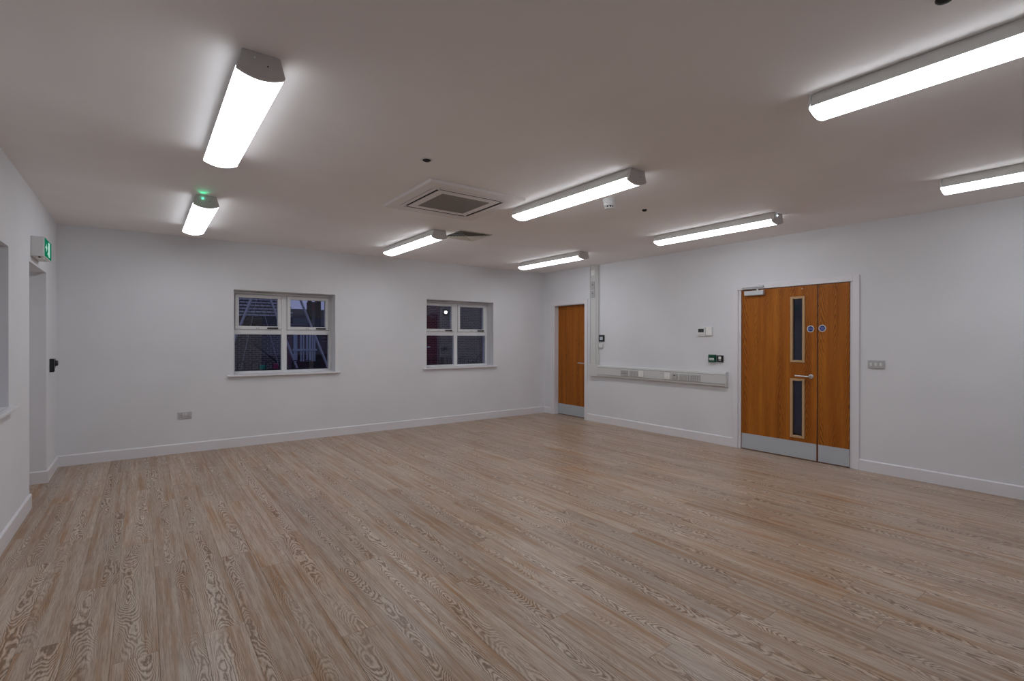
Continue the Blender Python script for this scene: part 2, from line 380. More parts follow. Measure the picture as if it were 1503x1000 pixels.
# ------------------------------------------------------------------ windows
def window(name, u0, u1, z0, z1, place, label, sill=True, handles=True):
    """place(u, d, z): u along the wall, d depth outward from the wall face, z up"""
    uc = (u0+u1)/2
    root = thing(name, place(uc, 0.2, z0), label, 'window', kind=S)
    def pbox(nm, mat, par, ua, ub, da, db, za, zb, bev=0.0):
        a = place(ua, da, za); b = place(ub, db, zb)
        return bx(nm, mat, par, a[0], b[0], a[1], b[1], a[2], b[2], bev)
    d0, d1 = 0.200, 0.270
    fw = 0.038; t0, t1 = 1.484, 1.548
    s = z0-0.002
    pbox('frame_bar', 'upvc', root, u0, u1, d0, d1, z1-fw, z1, 0.003)
    pbox('frame_bar', 'upvc', root, u0, u1, d0, d1, s, s+0.034, 0.003)
    for a in (u0, u1-fw): pbox('frame_bar', 'upvc', root, a, a+fw, d0, d1, s+0.034, z1-fw, 0.003)
    pbox('mullion', 'upvc', root, uc-0.035, uc+0.035, d0+0.001, d1, s+0.034, z1-fw, 0.003)
    for (a, b) in ((u0+fw, uc-0.035), (uc+0.035, u1-fw)):
        pbox('transom', 'upvc', root, a, b, d0+0.002, d1, t0, t1, 0.003)
        pbox('pane', 'glass', root, a, b, d0+0.030, d0+0.034, s+0.034, t0)
        sw = 0.046; za, zb = t1+0.003, z1-fw-0.003; a2, b2 = a+0.003, b-0.003
        sash = pbox('sash_rail', 'upvc', root, a2, b2, d0-0.012, d1-0.01, za, za+sw, 0.004)
        pbox('sash_rail', 'upvc', root, a2, b2, d0-0.012, d1-0.01, zb-sw, zb, 0.004)
        for q in (a2, b2-sw): pbox('sash_stile', 'upvc', root, q, q+sw, d0-0.012, d1-0.01, za+sw, zb-sw, 0.004)
        pbox('pane', 'glass', root, a2+sw, b2-sw, d0+0.018, d0+0.022, za+sw, zb-sw)
        m = MB()
        # trickle vent above the sash, with its shadow slot
        pbox('trickle_vent', 'upvc', root, a+0.07, b-0.09, d0-0.016, d0, z1-0.030, z1-0.012, 0.003)
        if handles:
            hb = pbox('handle', 'black', sash, b2-0.185, b2-0.045, d0-0.034, d0-0.020, za+0.012, za+0.030, 0.004)
            pbox('handle_base', 'black', sash, b2-0.085, b2-0.045, d0-0.021, d0-0.011, za+0.010, za+0.032, 0.002)
            lk = pbox('latch', 'plastic', sash, b2-0.34, b2-0.27, d0-0.018, d0-0.011, za+0.010, za+0.026, 0.002)
            for q in (0.318, 0.292): pbox('latch_slot', 'hole', lk, b2-q-0.004, b2-q+0.004, d0-0.0195, d0-0.0175, za+0.013, za+0.023)
    if sill:
        a = place(u0-0.075, -0.045, z0-0.024); b = place(u1+0.070, 0.0, z0)
        mm = MB().box(a[0], b[0], a[1], b[1], a[2], b[2])
        a = place(u0, 0.0, z0-0.024+0.02); b = place(u1, 0.2, z0)
        o = mm.build('sill', 'gloss', root, 0.005, 2)
        bx('sill_board', 'gloss', root, a[0], b[0], a[1], b[1], z0-0.001, z0+0.002)
    return root
window('window_1', *WA, lambda u, d, z: (u, d, z), 'white four-pane window showing the swing frame and tiled roof outside')
window('window_2', *WB, lambda u, d, z: (u, d, z), 'white four-pane window showing the lit lamp on dark brick outside')
window('window_3', *WL, lambda u, d, z: (-d, u, z), 'white window with deep reveal in the exit sign wall')
wf = thing('added_window_4', ((WF[0]+WF[1])/2, YF-0.2, WF[2]), 'added wide glazed doors letting dusk light in, facing the two windows', 'window', kind=S)
nP = 4; pw = (WF[1]-WF[0])/nP
for i in range(nP):
    a, b = WF[0]+i*pw, WF[0]+(i+1)*pw; y0, y1 = YF-0.26, YF-0.20
    for (p0, p1, q0, q1) in ((a, a+0.06, WF[2], WF[3]), (b-0.06, b, WF[2], WF[3]), (a+0.06, b-0.06, WF[2], WF[2]+0.09), (a+0.06, b-0.06, WF[3]-0.07, WF[3])):
        bx('frame_bar', 'upvc', wf, p0, p1, y0, y1, q0, q1, 0.003)
    bx('pane', 'glass', wf, a+0.06, b-0.06, YF-0.232, YF-0.228, WF[2]+0.09, WF[3]-0.07)

wr = thing('added_window_5', (W+0.1, (WR[0]+WR[1])/2, WR[2]), 'added glazed door pair letting dusk light in beyond the grey switch', 'window', kind=S)
for i in range(2):
    a, b = WR[0]+i*(WR[1]-WR[0])/2, WR[0]+(i+1)*(WR[1]-WR[0])/2; x0, x1 = W+0.06, W+0.12
    for (p0, p1, q0, q1) in ((a, a+0.06, WR[2], WR[3]), (b-0.06, b, WR[2], WR[3]), (a+0.06, b-0.06, WR[2], WR[2]+0.09), (a+0.06, b-0.06, WR[3]-0.07, WR[3])):
        bx('frame_bar', 'upvc', wr, x0, x1, p0, p1, q0, q1, 0.003)
    bx('pane', 'glass', wr, W+0.088, W+0.092, a+0.06, b-0.06, WR[2]+0.09, WR[3]-0.07)

# ------------------------------------------------------------------ doors and trims
def architrave(name, y0, y1, zt, w, label):
    m = MB(); t = 0.018
    o = thing(name, (W, (y0+y1)/2, 0), label, 'door trim', kind=S)
    for (a, b, c, d) in ((y0, y0+w, 0, zt), (y1-w, y1, 0, zt)):
        bx('upright', 'gloss', o, W-t, W, a, b, c, d, 0.003, 2)
    bx('head', 'gloss', o, W-t, W, y0+w, y1-w, zt-w, zt, 0.003, 2)
architrave('trim_1', -1.170, -0.188, 2.130, 0.070, 'white architrave around the narrow single door')
architrave('trim_2', -5.314, -3.864, 2.132, 0.066, 'white architrave around the wide double door')

def lever(root, y, z, x, dirn, length=0.145):
    hd = MB().lathe([(0.0, 0.0), (0.026, 0.0), (0.026, 0.006), (0.022, 0.009), (0.0, 0.009)], (x, y, z), (-1, 0, 0), 24).build('rose', 'steel', root, smooth=True)
    MB().tube([(x-0.009, y, z), (x-0.045, y, z), (x-0.055, y+dirn*0.010, z), (x-0.057, y+dirn*0.03, z), (x-0.057, y+dirn*length, z+0.003)], 0.0095, 12).build('lever_handle', 'steel', root, smooth=True)

# narrow single door, set back in its lining
d1 = thing('door_1', (W+0.12, -0.63, 0), 'narrow oak veneer single door with steel kick plate in the corner', 'door', kind=S)
lx = W+0.095
bx('frame_side', 'gloss', d1, W, W+0.15, D1[1]-0.030, D1[1], 0, D1[3])
bx('frame_side', 'gloss', d1, W, W+0.15, D1[0], D1[0]+0.012, 0, D1[3])
bx('frame_head', 'gloss', d1, W, W+0.15, D1[0]+0.012, D1[1]-0.030, D1[3]-0.015, D1[3])
bx('leaf', 'doorwood', d1, lx, lx+0.044, D1[0]+0.016, D1[1]-0.034, 0.008, D1[3]-0.018, 0.001)
bx('kick_plate', 'kick', d1, lx-0.0015, lx, D1[0]+0.018, D1[1]-0.036, 0.012, 0.205)
lever(d1, -1.02, 0.992, lx, 1, 0.14)

# wide double door
d2 = thing('door_2', (W+0.02, -4.58, 0), 'wide oak veneer double door with two glazed slots', 'door', kind=S)
fx = W-0.004
for (a, b) in ((D2[1]-0.036, D2[1]), (D2[0], D2[0]+0.016)):
    bx('frame_side', 'gloss', d2, W+0.002, W+0.15, a, b, 0, D2[3])
bx('frame_head', 'gloss', d2, W+0.002, W+0.15, D2[0]+0.016, D2[1]-0.036, D2[3]-0.010, D2[3])
L1y, L1z = (-4.884, D2[1]-0.048), (0.008, D2[3]-0.016)
vis = [(-4.730, -4.612, 1.172, 1.914), (-4.730, -4.612, 0.272, 0.934)]
leaf1 = slab('x', fx, fx+0.044, L1y[0], L1y[1], L1z[0], L1z[1], vis).build('leaf', 'doorwood', d2, label='wide oak leaf with two glazed slots and lever')
leaf2 = bx('leaf', 'doorwood', d2, fx, fx+0.044, D2[0]+0.021, -4.898, L1z[0], L1z[1], label='narrow plain oak leaf with blue disc')
bx('lipping', 'lip', d2, fx+0.004, fx+0.040, -4.898, -4.884, L1z[0], L1z[1])
bx('kick_plate', 'kick', leaf1, fx-0.0015, fx, L1y[0]+0.003, L1y[1]-0.003, 0.012, 0.207)
bx('kick_plate', 'kick', leaf2, fx-0.0015, fx, D2[0]+0.018, -4.900, 0.012, 0.207)
for (a, b, c, d) in vis:
    w = 0.023
    for (p0, p1, q0, q1) in ((a-w, a+0.004, c-w, d+w), (b-0.004, b+w, c-w, d+w), (a+0.004, b-0.004, c-w, c+0.004), (a+0.004, b-0.004, d-0.004, d+w)):
        bx('glazing_bead', 'bead', leaf1, fx-0.010, fx+0.018, p0, p1, q0, q1, 0.002)
    bx('vision_pane', 'door_glass', leaf1, fx+0.019, fx+0.025, a, b, c, d)
lever(leaf1, -4.822, 0.990, fx, 1, 0.155)
MB().lathe([(0, 0), (0.008, 0), (0.008, 0.006), (0, 0.008)], (fx, -4.722, 2.026), (-1, 0, 0), 12).build('pin', 'bead', leaf1, smooth=True)
def disc(par, y, z, lines, size):
    d = MB().lathe([(0, 0), (0.040, 0), (0.040, 0.0025), (0.031, 0.003), (0, 0.003)], (fx, y, z), (-1, 0, 0), 32).build('sign_disc', 'steel', par, smooth=True, label='round blue fire door sign with silver rim')
    MB().lathe([(0, 0.003), (0.0305, 0.003), (0.030, 0.0036), (0, 0.0036)], (fx, y, z), (-1, 0, 0), 32).build('sign_face', 'blue', d)
    text_mesh('sign_lettering', lines, size, 'ltblue', d, (fx-0.0040, y, z), (0, -1, 0), (0, 0, 1), gap=0.85)
disc(leaf1, -4.815, 1.548, ['Fire door', 'keep shut'], 0.0145)
disc(leaf2, -4.941, 1.553, ['Fire door', 'keep', 'locked shut'], 0.0125)
# overhead closer
clo = bx('closer', 'silver', leaf1, fx-0.050, fx, -4.282, -4.034, 1.984, 2.046, 0.006, 2, label='silver overhead door closer')
MB().lathe([(0, 0), (0.014, 0), (0.014, 0.020), (0, 0.020)], (fx-0.028, -4.200, 2.046), (0, 0, 1), 12).build('pinion', 'silver', clo, smooth=True)
MB().box(fx-0.034, fx-0.022, -4.20, -4.012, 2.066, 2.076).build('closer_arm', 'silver', clo, 0.002)
m = MB().tube([(fx-0.028, -4.012, 2.082), (fx-0.065, -4.016, 2.084), (fx-0.030, -4.250, 2.094)], 0.007, 8).build('closer_arm', 'silver', clo)
bx('closer_bracket', 'silver', clo, W-0.045, W-0.018, -4.275, -4.215, 2.082, 2.106, 0.003)

# exit door deep in the recess of the left wall
d3 = thing('door_3', (-TH+0.02, -1.21, 0), 'plain white exit door at the back of the recess', 'door', kind=S)
bx('leaf', 'gloss', d3, -TH, -TH+0.045, DR[0], DR[1], 0.0, DR[3])
MB().tube([(-TH+0.045, -1.55, 1.0), (-TH+0.09, -1.55, 1.0), (-TH+0.09, -0.90, 1.0), (-TH+0.045, -0.90, 1.0)], 0.014, 10).build('push_bar', 'steel', d3)

# passage behind the double door
bx('wall_passage', 'corr', None, W+1.75, W+1.9, -6.3, 0.5, -0.2, 2.9, kind=S, label='grey passage wall seen through the door glazing', cat='wall')
bx('floor_passage', 'sub', None, W+0.15, W+1.75, -6.3, 0.5, -0.16, -0.01, kind=S, label='dark passage floor seen through the door glazing', cat='floor')
bx('ceiling_passage', 'corr', None, W+0.15, W+1.9, -6.3, 0.5, 2.7, 2.9, kind=S, label='passage ceiling beyond the double door', cat='ceiling')
MB().prism(BP, -6.3, 0.5, lambda u, v, t: (W+1.75-u, t, v)).build('baseboard_passage', 'gloss', kind=S, label='white baseboard in the passage beyond the double door', cat='baseboard')

# ------------------------------------------------------------------ ceiling lights
def copy_tree(o, parent=None):
    c = o.copy(); C.objects.link(c); c.parent = parent
    for ch in [k for k in bpy.data.objects if k.parent == o]: copy_tree(ch, c)
    return c
HL = 0.73
body_prof = [(-0.076, 0), (0.076, 0), (0.0985, -0.072), (-0.0985, -0.072)]
def curve_prof(top, zt, grow=0.0, w=0.099, zs=-0.084, zb=-0.110):
    n = 14; a = [(-top-grow, zt)]
    for i in range(n+1):
        q = -1 + 2*i/n; a.append(((w+grow)*q, zs + (zb-zs)*(1-q*q) - grow))
    return a + [(top+grow, zt)]
def make_light():
    root = thing('strip_light', (0, 0, 0), 'x', 'ceiling light', 'white strip lights on the ceiling')
    pl = lambda u, v, t: (u, t, v)
    MB().prism(body_prof, -HL+0.026, HL-0.012, pl).build('housing', 'housing', root, 0.002)
    MB().prism(curve_prof(0.0985, -0.0721), -HL+0.028, HL-0.008, pl).build('diffuser', 'lamp', root, smooth=True)
    m = MB().prism(curve_prof(0.076, 0.0, 0.002), -HL, -HL+0.027, pl)
    cap = m.build('end_cap', 'cap', root, 0.003)
    MB().prism(curve_prof(0.076, 0.0, 0.001), HL-0.008, HL, pl).build('end_cap', 'plastic', root)
    MB().lathe([(0, -0.002), (0.0035, -0.002), (0.0035, 0.0015), (0, 0.002)], (0.026, -HL, -0.052), (0, -1, 0), 10).build('screw', 'hole', cap)
    return root
proto = make_light()
spots = [(1.19, -4.253, 'white strip light with an unlit end dot, in the row nearest the exit sign wall'),
         (1.222, -1.515, 'white strip light with a glowing green dot on its end cap'),
         (3.757, -4.257, 'white strip light between the ceiling air cassette and the smoke detector'),
         (5.925, -4.255, 'white strip light with a pale lit dot, running above the double door'),
         (3.560, -1.510, 'white strip light whose end cap overlaps the square louvred vent'),
         (5.925, -1.495, 'white strip light in the corner above the narrow single door'),
         (3.640, -7.000, 'white strip light beside the small dark dome sensor'),
         (5.950, -7.000, 'white strip light on the ceiling near the grey wall switch'),
         ]
for i, (x, y, lab) in enumerate(spots):
    o = proto if i == 0 else copy_tree(proto)
    o.location = (x, y, H); o['label'] = lab
    cap = [k for k in bpy.data.objects if k.parent == o and k.name.startswith('end_cap')][0]
    mat = {1: 'led_green', 3: 'led_white'}.get(i, 'led_off')
    r_ = 0.006
    MB().lathe([(0.0, 0.0), (r_*0.7, 0.002), (r_, r_), (r_*0.7, r_*1.7), (0.0, r_*2)], (x-0.030, y-HL-0.001, H-0.030), (0, -1, 0), 10).build('indicator', mat, cap, smooth=True)
    if i == 1:      # the lit indicator throws a small green patch on the ceiling
        ld = bpy.data.lights.new('indicator_light', 'SPOT'); ld.energy = 0.55; ld.color = (0.0, 1.0, 0.40); ld.spot_size = 1.2; ld.spot_blend = 1.0; ld.shadow_soft_size = 0.003
        lo = bpy.data.objects.new('indicator_light', ld); C.objects.link(lo); lo.parent = cap
        lo.location = (-0.030, -HL-0.016, -0.036); lo.rotation_euler = Vector((0, 0.25, -0.075)).to_track_quat('Z', 'Y').to_euler()

# ------------------------------------------------------------------ air cassette
ax0, ax1, ay0, ay1 = 2.598, 3.552, -3.880, -2.925
ac = thing('air_cassette', ((ax0+ax1)/2, (ay0+ay1)/2, H), 'square white air conditioning cassette with brown-grey grille in the ceiling', 'air conditioner')
pz0, pz1 = H-0.034, H
def ring(nm, mat, par, x0, x1, y0, y1, w, z0, z1, bev=0.0):
    m = MB()
    def P(x, y, z): return (x, y, z)
    vs_ = [(x0,y0),(x1,y0),(x1,y1),(x0,y1),(x0+w,y0+w),(x1-w,y0+w),(x1-w,y1-w),(x0+w,y1-w)]
    n = len(vs_); V = [(a, b, z0) for a, b in vs_] + [(a, b, z1) for a, b in vs_]
    F = []
    for i in range(4):
        j = (i+1) % 4
        F += [(i, j, 4+j, 4+i), (8+i, 8+j, 12+j, 12+i), (i, j, 8+j, 8+i), (4+i, 4+j, 12+j, 12+i)]
    return m.add(V, F).build(nm, mat, par, bev)
ring('panel_rim', 'cassette', ac, ax0, ax1, ay0, ay1, 0.10, H-0.028, H, 0.004)
# inner field with grille opening
ix0, ix1, iy0, iy1 = ax0+0.165, ax1-0.165, ay0+0.165, ay1-0.165
ring('intake_frame', 'cassette', ac, ix0, ix1, iy0, iy1, 0.070, H-0.032, H, 0.004)
bx('slot_shade_box', 'dark', ac, ax0+0.10, ax1-0.10, ay0+0.10, ay1-0.10, H-0.0255, H-0.001)  # dark box filling the slots, painted as the shade inside them
cx, cy = (ax0+ax1)/2, (ay0+ay1)/2
gap0 = 0.10
fl = 0.33
# corner blocks and swing flaps
for sx in (-1, 1):
    for sy in (-1, 1):
        hx = (ax1-ax0)/2-0.10; px0 = cx+sx*hx; px1 = cx+sx*fl; py0 = cy+sy*hx; py1 = cy+sy*(hx-0.065)
        bx('corner_panel', 'cassette', ac, px0, px1, py0, py1, H-0.028, H)
        bx('corner_panel', 'cassette', ac, px0, cx+sx*(hx-0.065), py1, cy+sy*fl, H-0.028, H)
for a, (dx, dy) in enumerate(((1, 0), (-1, 0), (0, 1), (0, -1))):
    m = MB(); hh = (ax1-ax0)/2-0.10
    # flap spans the slot, tilted open a little so its inner edge shows the dark shade box
    o0, o1 = hh-0.002, hh-0.036
    z0_, z1_ = H-0.030, H-0.027
    pr = [(o0, z0_+0.001), (o1, z0_-0.001), (o1, z1_-0.001), (o0, z1_+0.001)]
    if dx: m.prism(pr, cy-fl+0.004, cy+fl-0.004, lambda u, v, t, s_=dx: (cx+s_*u, t, v))
    else: m.prism(pr, cx-fl+0.004, cx+fl-0.004, lambda u, v, t, s_=dy: (t, cy+s_*u, v))
    m.build('air_flap', 'cassette', ac)
gx0, gx1, gy0, gy1 = ix0+0.070, ix1-0.070, iy0+0.070, iy1-0.070
bx('grille_backing', 'grille', ac, gx0, gx1, gy0, gy1, H-0.0275, H-0.016)
ns = 26
for i in range(ns):
    y = gy0 + (gy1-gy0)*(i+0.5)/ns
    bx('grille_slat', 'grille', ac, gx0, gx1, y-0.0045, y+0.0045, H-0.0325, H-0.0276)

# square louvred vent
vx0, vx1, vy0, vy1 = 3.745, 4.205, -2.395, -1.925
ve = thing('louvred_vent', ((vx0+vx1)/2, (vy0+vy1)/2, H), 'small square four-way louvred vent in the ceiling', 'vent')
ring('vent_frame', 'vent', ve, vx0, vx1, vy0, vy1, 0.018, H-0.008, H, 0.002)
bx('duct_shade_sheet', 'dark', ve, vx0+0.018, vx1-0.018, vy0+0.018, vy1-0.018, H-0.003, H-0.001)  # thin dark sheet painted as the shade up inside the duct
vcx, vcy = (vx0+vx1)/2, (vy0+vy1)/2
nb = 7
for i in range(nb):
    r1 = (vx1-vx0)/2-0.020 - i*0.029; r0_ = r1-0.020
    if r0_ < 0.01: break
    for q in range(4):      # blade: outer edge high, inner edge low
        ca, sa = [(1, 0), (0, 1), (-1, 0), (0, -1)][q]
        def pt(u, w_, z): return (vcx + ca*u - sa*w_, vcy + sa*u + ca*w_, z)
        V = [pt(r1, -r1, H-0.016), pt(r1, r1, H-0.016), pt(r0_, r0_, H-0.0045), pt(r0_, -r0_, H-0.0045)]
        V += [(a, b, c+0.0015) for a, b, c in V]
        MB().add(V, [(0,1,2,3),(4,5,6,7),(0,1,5,4),(1,2,6,5),(2,3,7,6),(3,0,4,7)]).build('louvre_blade', 'vent', ve)

# detectors
sd = thing('smoke_detector', (4.195, -4.300, H), 'round white smoke detector on a stepped base beside the strip light', 'smoke detector')
MB().lathe([(0.0, 0), (0.060, 0), (0.062, 0.004), (0.062, 0.012), (0.058, 0.016), (0, 0.016)], (4.195, -4.300, H), (0, 0, -1), 32).build('base', 'plastic', sd, smooth=True)
MB().lathe([(0.0, 0.016), (0.056, 0.016), (0.057, 0.030), (0.053, 0.036), (0.050, 0.038), (0.052, 0.040), (0.052, 0.056), (0.046, 0.060), (0, 0.060)], (4.195, -4.300, H), (0, 0, -1), 32).build('body', 'plastic', sd, smooth=True)
MB().lathe([(0.0, 0.060), (0.036, 0.060), (0.036, 0.076), (0, 0.076)], (4.195, -4.300, H), (0, 0, -1), 24).build('sensor_chamber', 'hole', sd)
for k in range(10):
    a = 2*PI*k/10; ca, sa = math.cos(a), math.sin(a)
    MB().tube([(4.195+0.041*ca, -4.300+0.041*sa, H-0.059), (4.195+0.040*ca, -4.300+0.040*sa, H-0.080)], 0.004, 6).build('chamber_rib', 'plastic', sd)
MB().lathe([(0.0, 0.076), (0.043, 0.077), (0.040, 0.084), (0.0, 0.088)], (4.195, -4.300, H), (0, 0, -1), 24).build('sensor_tip', 'plastic', sd, smooth=True)
MB().lathe([(0, 0), (0.004, 0), (0.004, 0.004), (0, 0.005)], (4.195+0.02, -4.300-0.054, H-0.024), (0, -1, 0), 8).build('indicator', 'led_off', sd)
def dome(x, y, r_, label, rim=True):
    o = thing('dome_sensor', (x, y, H), label, 'sensor')
    if rim: MB().lathe([(0, 0), (r_*1.5, 0), (r_*1.45, 0.004), (r_*1.02, 0.006), (0, 0.006)], (x, y, H), (0, 0, -1), 28).build('rim', 'plastic', o, smooth=True)
    MB().lathe([(0, 0.0), (r_, 0.0), (r_, 0.006), (r_*0.85, 0.011), (r_*0.5, 0.016), (0, 0.018)], (x, y, H), (0, 0, -1), 24).build('lens', 'dark', o, smooth=True)
dome(2.387, -4.228, 0.030, 'small dark dome sensor with white rim near the air cassette')
dome(4.741, -4.258, 0.024, 'small dark dome sensor near the smoke detector', False)
dome(3.172, -6.905, 0.028, 'small dark dome sensor beside the long strip light', False)

# ------------------------------------------------------------------ trunking and wall accessories on the right wall
tr = thing('dado_trunking', (W, -1.33, 0.785), 'pale grey plastic trunking rising to the ceiling and running along the wall', 'trunking')
# section: shallow chamfered edges with a flat face
def tprof(h0, h1, d): 
    c = 0.030; return [(h0, 0), (h1, 0), (h1, 0.030), (h1-0.012, d-0.006), (h1-c-0.012, d), (h0+c+0.012, d), (h0+0.012, d-0.006), (h0, 0.030)]
MB().prism(tprof(0.787, 0.985, 0.055), -3.782, -1.448, lambda u, v, t: (W-v, t, u)).build('horizontal_run', 'trunk', tr, 0.002)
MB().prism(tprof(-1.448, -1.250, 0.055), 0.985, H, lambda u, v, t: (W-v, u, t)).build('vertical_run', 'trunk', tr, 0.002)
bx('elbow', 'trunk', tr, W-0.057, W, -1.452, -1.247, 0.784, 0.988, 0.008, 2)
bx('end_plate', 'trunk', tr, W-0.058, W, -3.792, -3.782, 0.784, 0.988, 0.003)
for (a, b) in ((0.958, 0.961), (0.812, 0.815)):     # cover joints
    bx('cover_joint', 'hole', tr, W-0.0555, W-0.054, -3.78, -1.46, a-0.012 if a > 0.9 else a+0.012, b-0.012 if a > 0.9 else b+0.012)
for y in (-1.418, -1.280): bx('cover_joint', 'hole', tr, W-0.0555, W-0.054, y-0.001, y+0.001, 1.0, H-0.01)

def plate(name, y0, y1, z0, z1, mat, label, cat, kind='double', x=W-0.055, group=None):
    yc, zc = (y0+y1)/2, (z0+z1)/2
    o = thing(name, (x, yc, zc), label, cat, group)
    w, h = abs(y1-y0), abs(z1-z0); t = 0.014
    bx('faceplate', mat, o, x-t, x, y0, y1, z0, z1, 0.003, 2)
    f = x-t
    def pins(c, s=1.0):
        for (dy, dz, a, b) in ((0, 0.012, 0.0022, 0.0045), (-0.0105, -0.009, 0.0042, 0.0022), (0.0105, -0.009, 0.0042, 0.0022)):
            bx('pin_hole', 'hole', o, f-0.0008, f+0.002, c+dy-a, c+dy+a, zc-0.006+dz-b, zc-0.006+dz+b)
    if kind == 'double':
        for c in (yc-w*0.27, yc+w*0.27): pins(c)
        for c in (yc-w*0.10, yc+w*0.10): bx('rocker', mat, o, f-0.004, f, c-0.008, c+0.008, zc+0.008, zc+0.030, 0.002)
    elif kind == 'data':
        for dz in (-0.014, 0.014):
            for c in (-0.3, -0.1, 0.1, 0.3): bx('data_port', 'hole', o, f-0.0008, f+0.002, yc+c*w-0.008, yc+c*w+0.008, zc+dz-0.004, zc+dz+0.004)
    elif kind == 'coax':
        MB().lathe([(0, 0), (0.012, 0), (0.012, 0.006), (0.006, 0.006), (0.006, 0.001), (0, 0.001)], (f, yc, zc), (-1, 0, 0), 16).build('port', mat, o)
        bx('label_strip', 'plastic', o, f-0.001, f, yc-0.025, yc+0.025, zc+0.025, zc+0.032)
    elif kind == 'fused':
        bx('fuse_holder', mat, o, f-0.004, f, yc-0.020, yc+0.020, zc-0.018, zc+0.002, 0.002)
        bx('rocker', 'hole', o, f-0.003, f, yc-0.014, yc+0.014, zc+0.008, zc+0.020, 0.001)
    elif kind == 'switch3':
        for c in (-0.3, 0.0, 0.3): bx('rocker', 'plastic', o, f-0.005, f, yc+c*w-0.010, yc+c*w+0.010, zc-0.018, zc+0.018, 0.003)
        for c in (-0.44, 0.44): MB().lathe([(0, 0), (0.004, 0), (0.003, 0.0015), (0, 0.0015)], (f, yc+c*w, zc), (-1, 0, 0), 10).build('screw', 'steel', o)
    return o
TG = 'plates on the horizontal trunking'
plate('data_outlet', -2.121, -1.979, 0.842, 0.926, 'plate', 'grey data plate on trunking, nearest the vertical riser', 'outlet', 'data', group=TG)
plate('power_socket', -2.310, -2.164, 0.842, 0.926, 'plate', 'grey double socket on trunking beside the first white plate', 'socket', 'double', group=TG)
plate('aerial_outlet', -2.436, -2.345, 0.840, 0.930, 'bright_plastic', 'white square plate on trunking after the first grey double socket', 'outlet', 'coax', group=TG)
plate('aerial_outlet', -2.914, -2.823, 0.840, 0.930, 'bright_plastic', 'white square plate on trunking beside the small fused plate', 'outlet', 'coax', group=TG)
plate('fused_switch', -3.040, -2.953, 0.842, 0.926, 'plate', 'small grey fused plate on trunking beside a white plate', 'switch', 'fused', group=TG)
plate('power_socket', -3.226, -3.078, 0.842, 0.926, 'plate', 'grey double socket on trunking between fused plate and data plate', 'socket', 'double', group=TG)
plate('data_outlet', -3.408, -3.254, 0.842, 0.926, 'plate', 'grey data plate on trunking, closest to the double door', 'outlet', 'data', group=TG)
VG = 'plates near the top of the vertical trunking'
plate('aerial_outlet', -1.392, -1.306, 2.522, 2.612, 'bright_plastic', 'white square plate near the top of the vertical trunking', 'outlet', 'coax', group=VG)
plate('power_socket', -1.392, -1.306, 2.275, 2.415, 'plate', 'upright grey double socket on the vertical trunking', 'socket', 'fused', group=VG)
plate('data_outlet', -1.392, -1.306, 2.145, 2.262, 'plate', 'lowest grey plate on the vertical trunking', 'outlet', 'fused', group=VG)
plate('light_switch', -5.541, -5.393, 1.118, 1.202, 'plate', 'grey three-gang light switch on wall by the double door', 'switch', 'switch3', x=W)

def device(name, y0, y1, z0, z1, d, mat, label, cat, extra=None, x=W):
    o = thing(name, (x, (y0+y1)/2, (z0+z1)/2), label, cat)
    bx('case', mat, o, x-d, x, y0, y1, z0, z1, 0.005, 2)
    if extra: extra(o, x-d)
    return o
def ext_th(o, f):
    bx('display', 'lcd', o, f-0.001, f+0.001, -1.545, -1.475, 1.412, 1.466)
device('thermostat', -1.568, -1.452, 1.384, 1.496, 0.022, 'black', 'black wall thermostat with pale display beside the vertical trunking', 'thermostat', ext_th)
def ext_sb(o, f): bx('cover', 'plastic', o, f-0.003, f, -1.535, -1.465, 1.285, 1.345, 0.002)
device('sensor_box', -1.540, -1.460, 1.278, 1.352, 0.034, 'plastic', 'small white box below the black thermostat', 'sensor', ext_sb)
def ext_c(o, f):
    bx('display', 'screen', o, f-0.0012, f+0.001, -3.437, -3.352, 1.522, 1.572)
    for i in range(4): bx('button', 'plate', o, f-0.002, f, -3.435+i*0.022, -3.421+i*0.022, 1.486, 1.496, 0.001)
device('air_controller', -3.456, -3.334, 1.468, 1.594, 0.018, 'plastic', 'white wall controller with dark display between trunking and door', 'controller', ext_c)
def ext_d(o, f): bx('cover', 'bright_plastic', o, f-0.004, f, -3.561, -3.473, 1.480, 1.592, 0.003)
device('blank_box', -3.566, -3.468, 1.475, 1.597, 0.026, 'plastic', 'blank white wall box beside the display controller', 'box', ext_d)
def ext_g(o, f):
    bx('label_strip', 'bright_plastic', o, f-0.001, f+0.001, -3.606, -3.536, 1.140, 1.168)
    for i in range(5): bx('print_mark', 'dkgreen', o, f-0.0016, f, -3.600+i*0.0125, -3.592+i*0.0125, 1.149, 1.159)
    bx('lift_cover', 'dkgreen', o, f-0.004, f, -3.600, -3.545, 1.180, 1.205, 0.002)
device('exit_call_point', -3.622, -3.518, 1.112, 1.216, 0.040, 'dkgreen', 'dark green emergency door release box with white strip', 'call point', ext_g)
def ext_p(o, f):
    bx('button_plate', 'bright_plastic', o, f-0.001, f+0.001, -3.699, -3.660, 1.160, 1.192)
    bx('label_strip', 'plate', o, f-0.001, f+0.001, -3.697, -3.662, 1.138, 1.154)
device('exit_button', -3.724, -3.634, 1.116, 1.208, 0.020, 'black', 'black exit button box beside the green release box', 'button', ext_p)

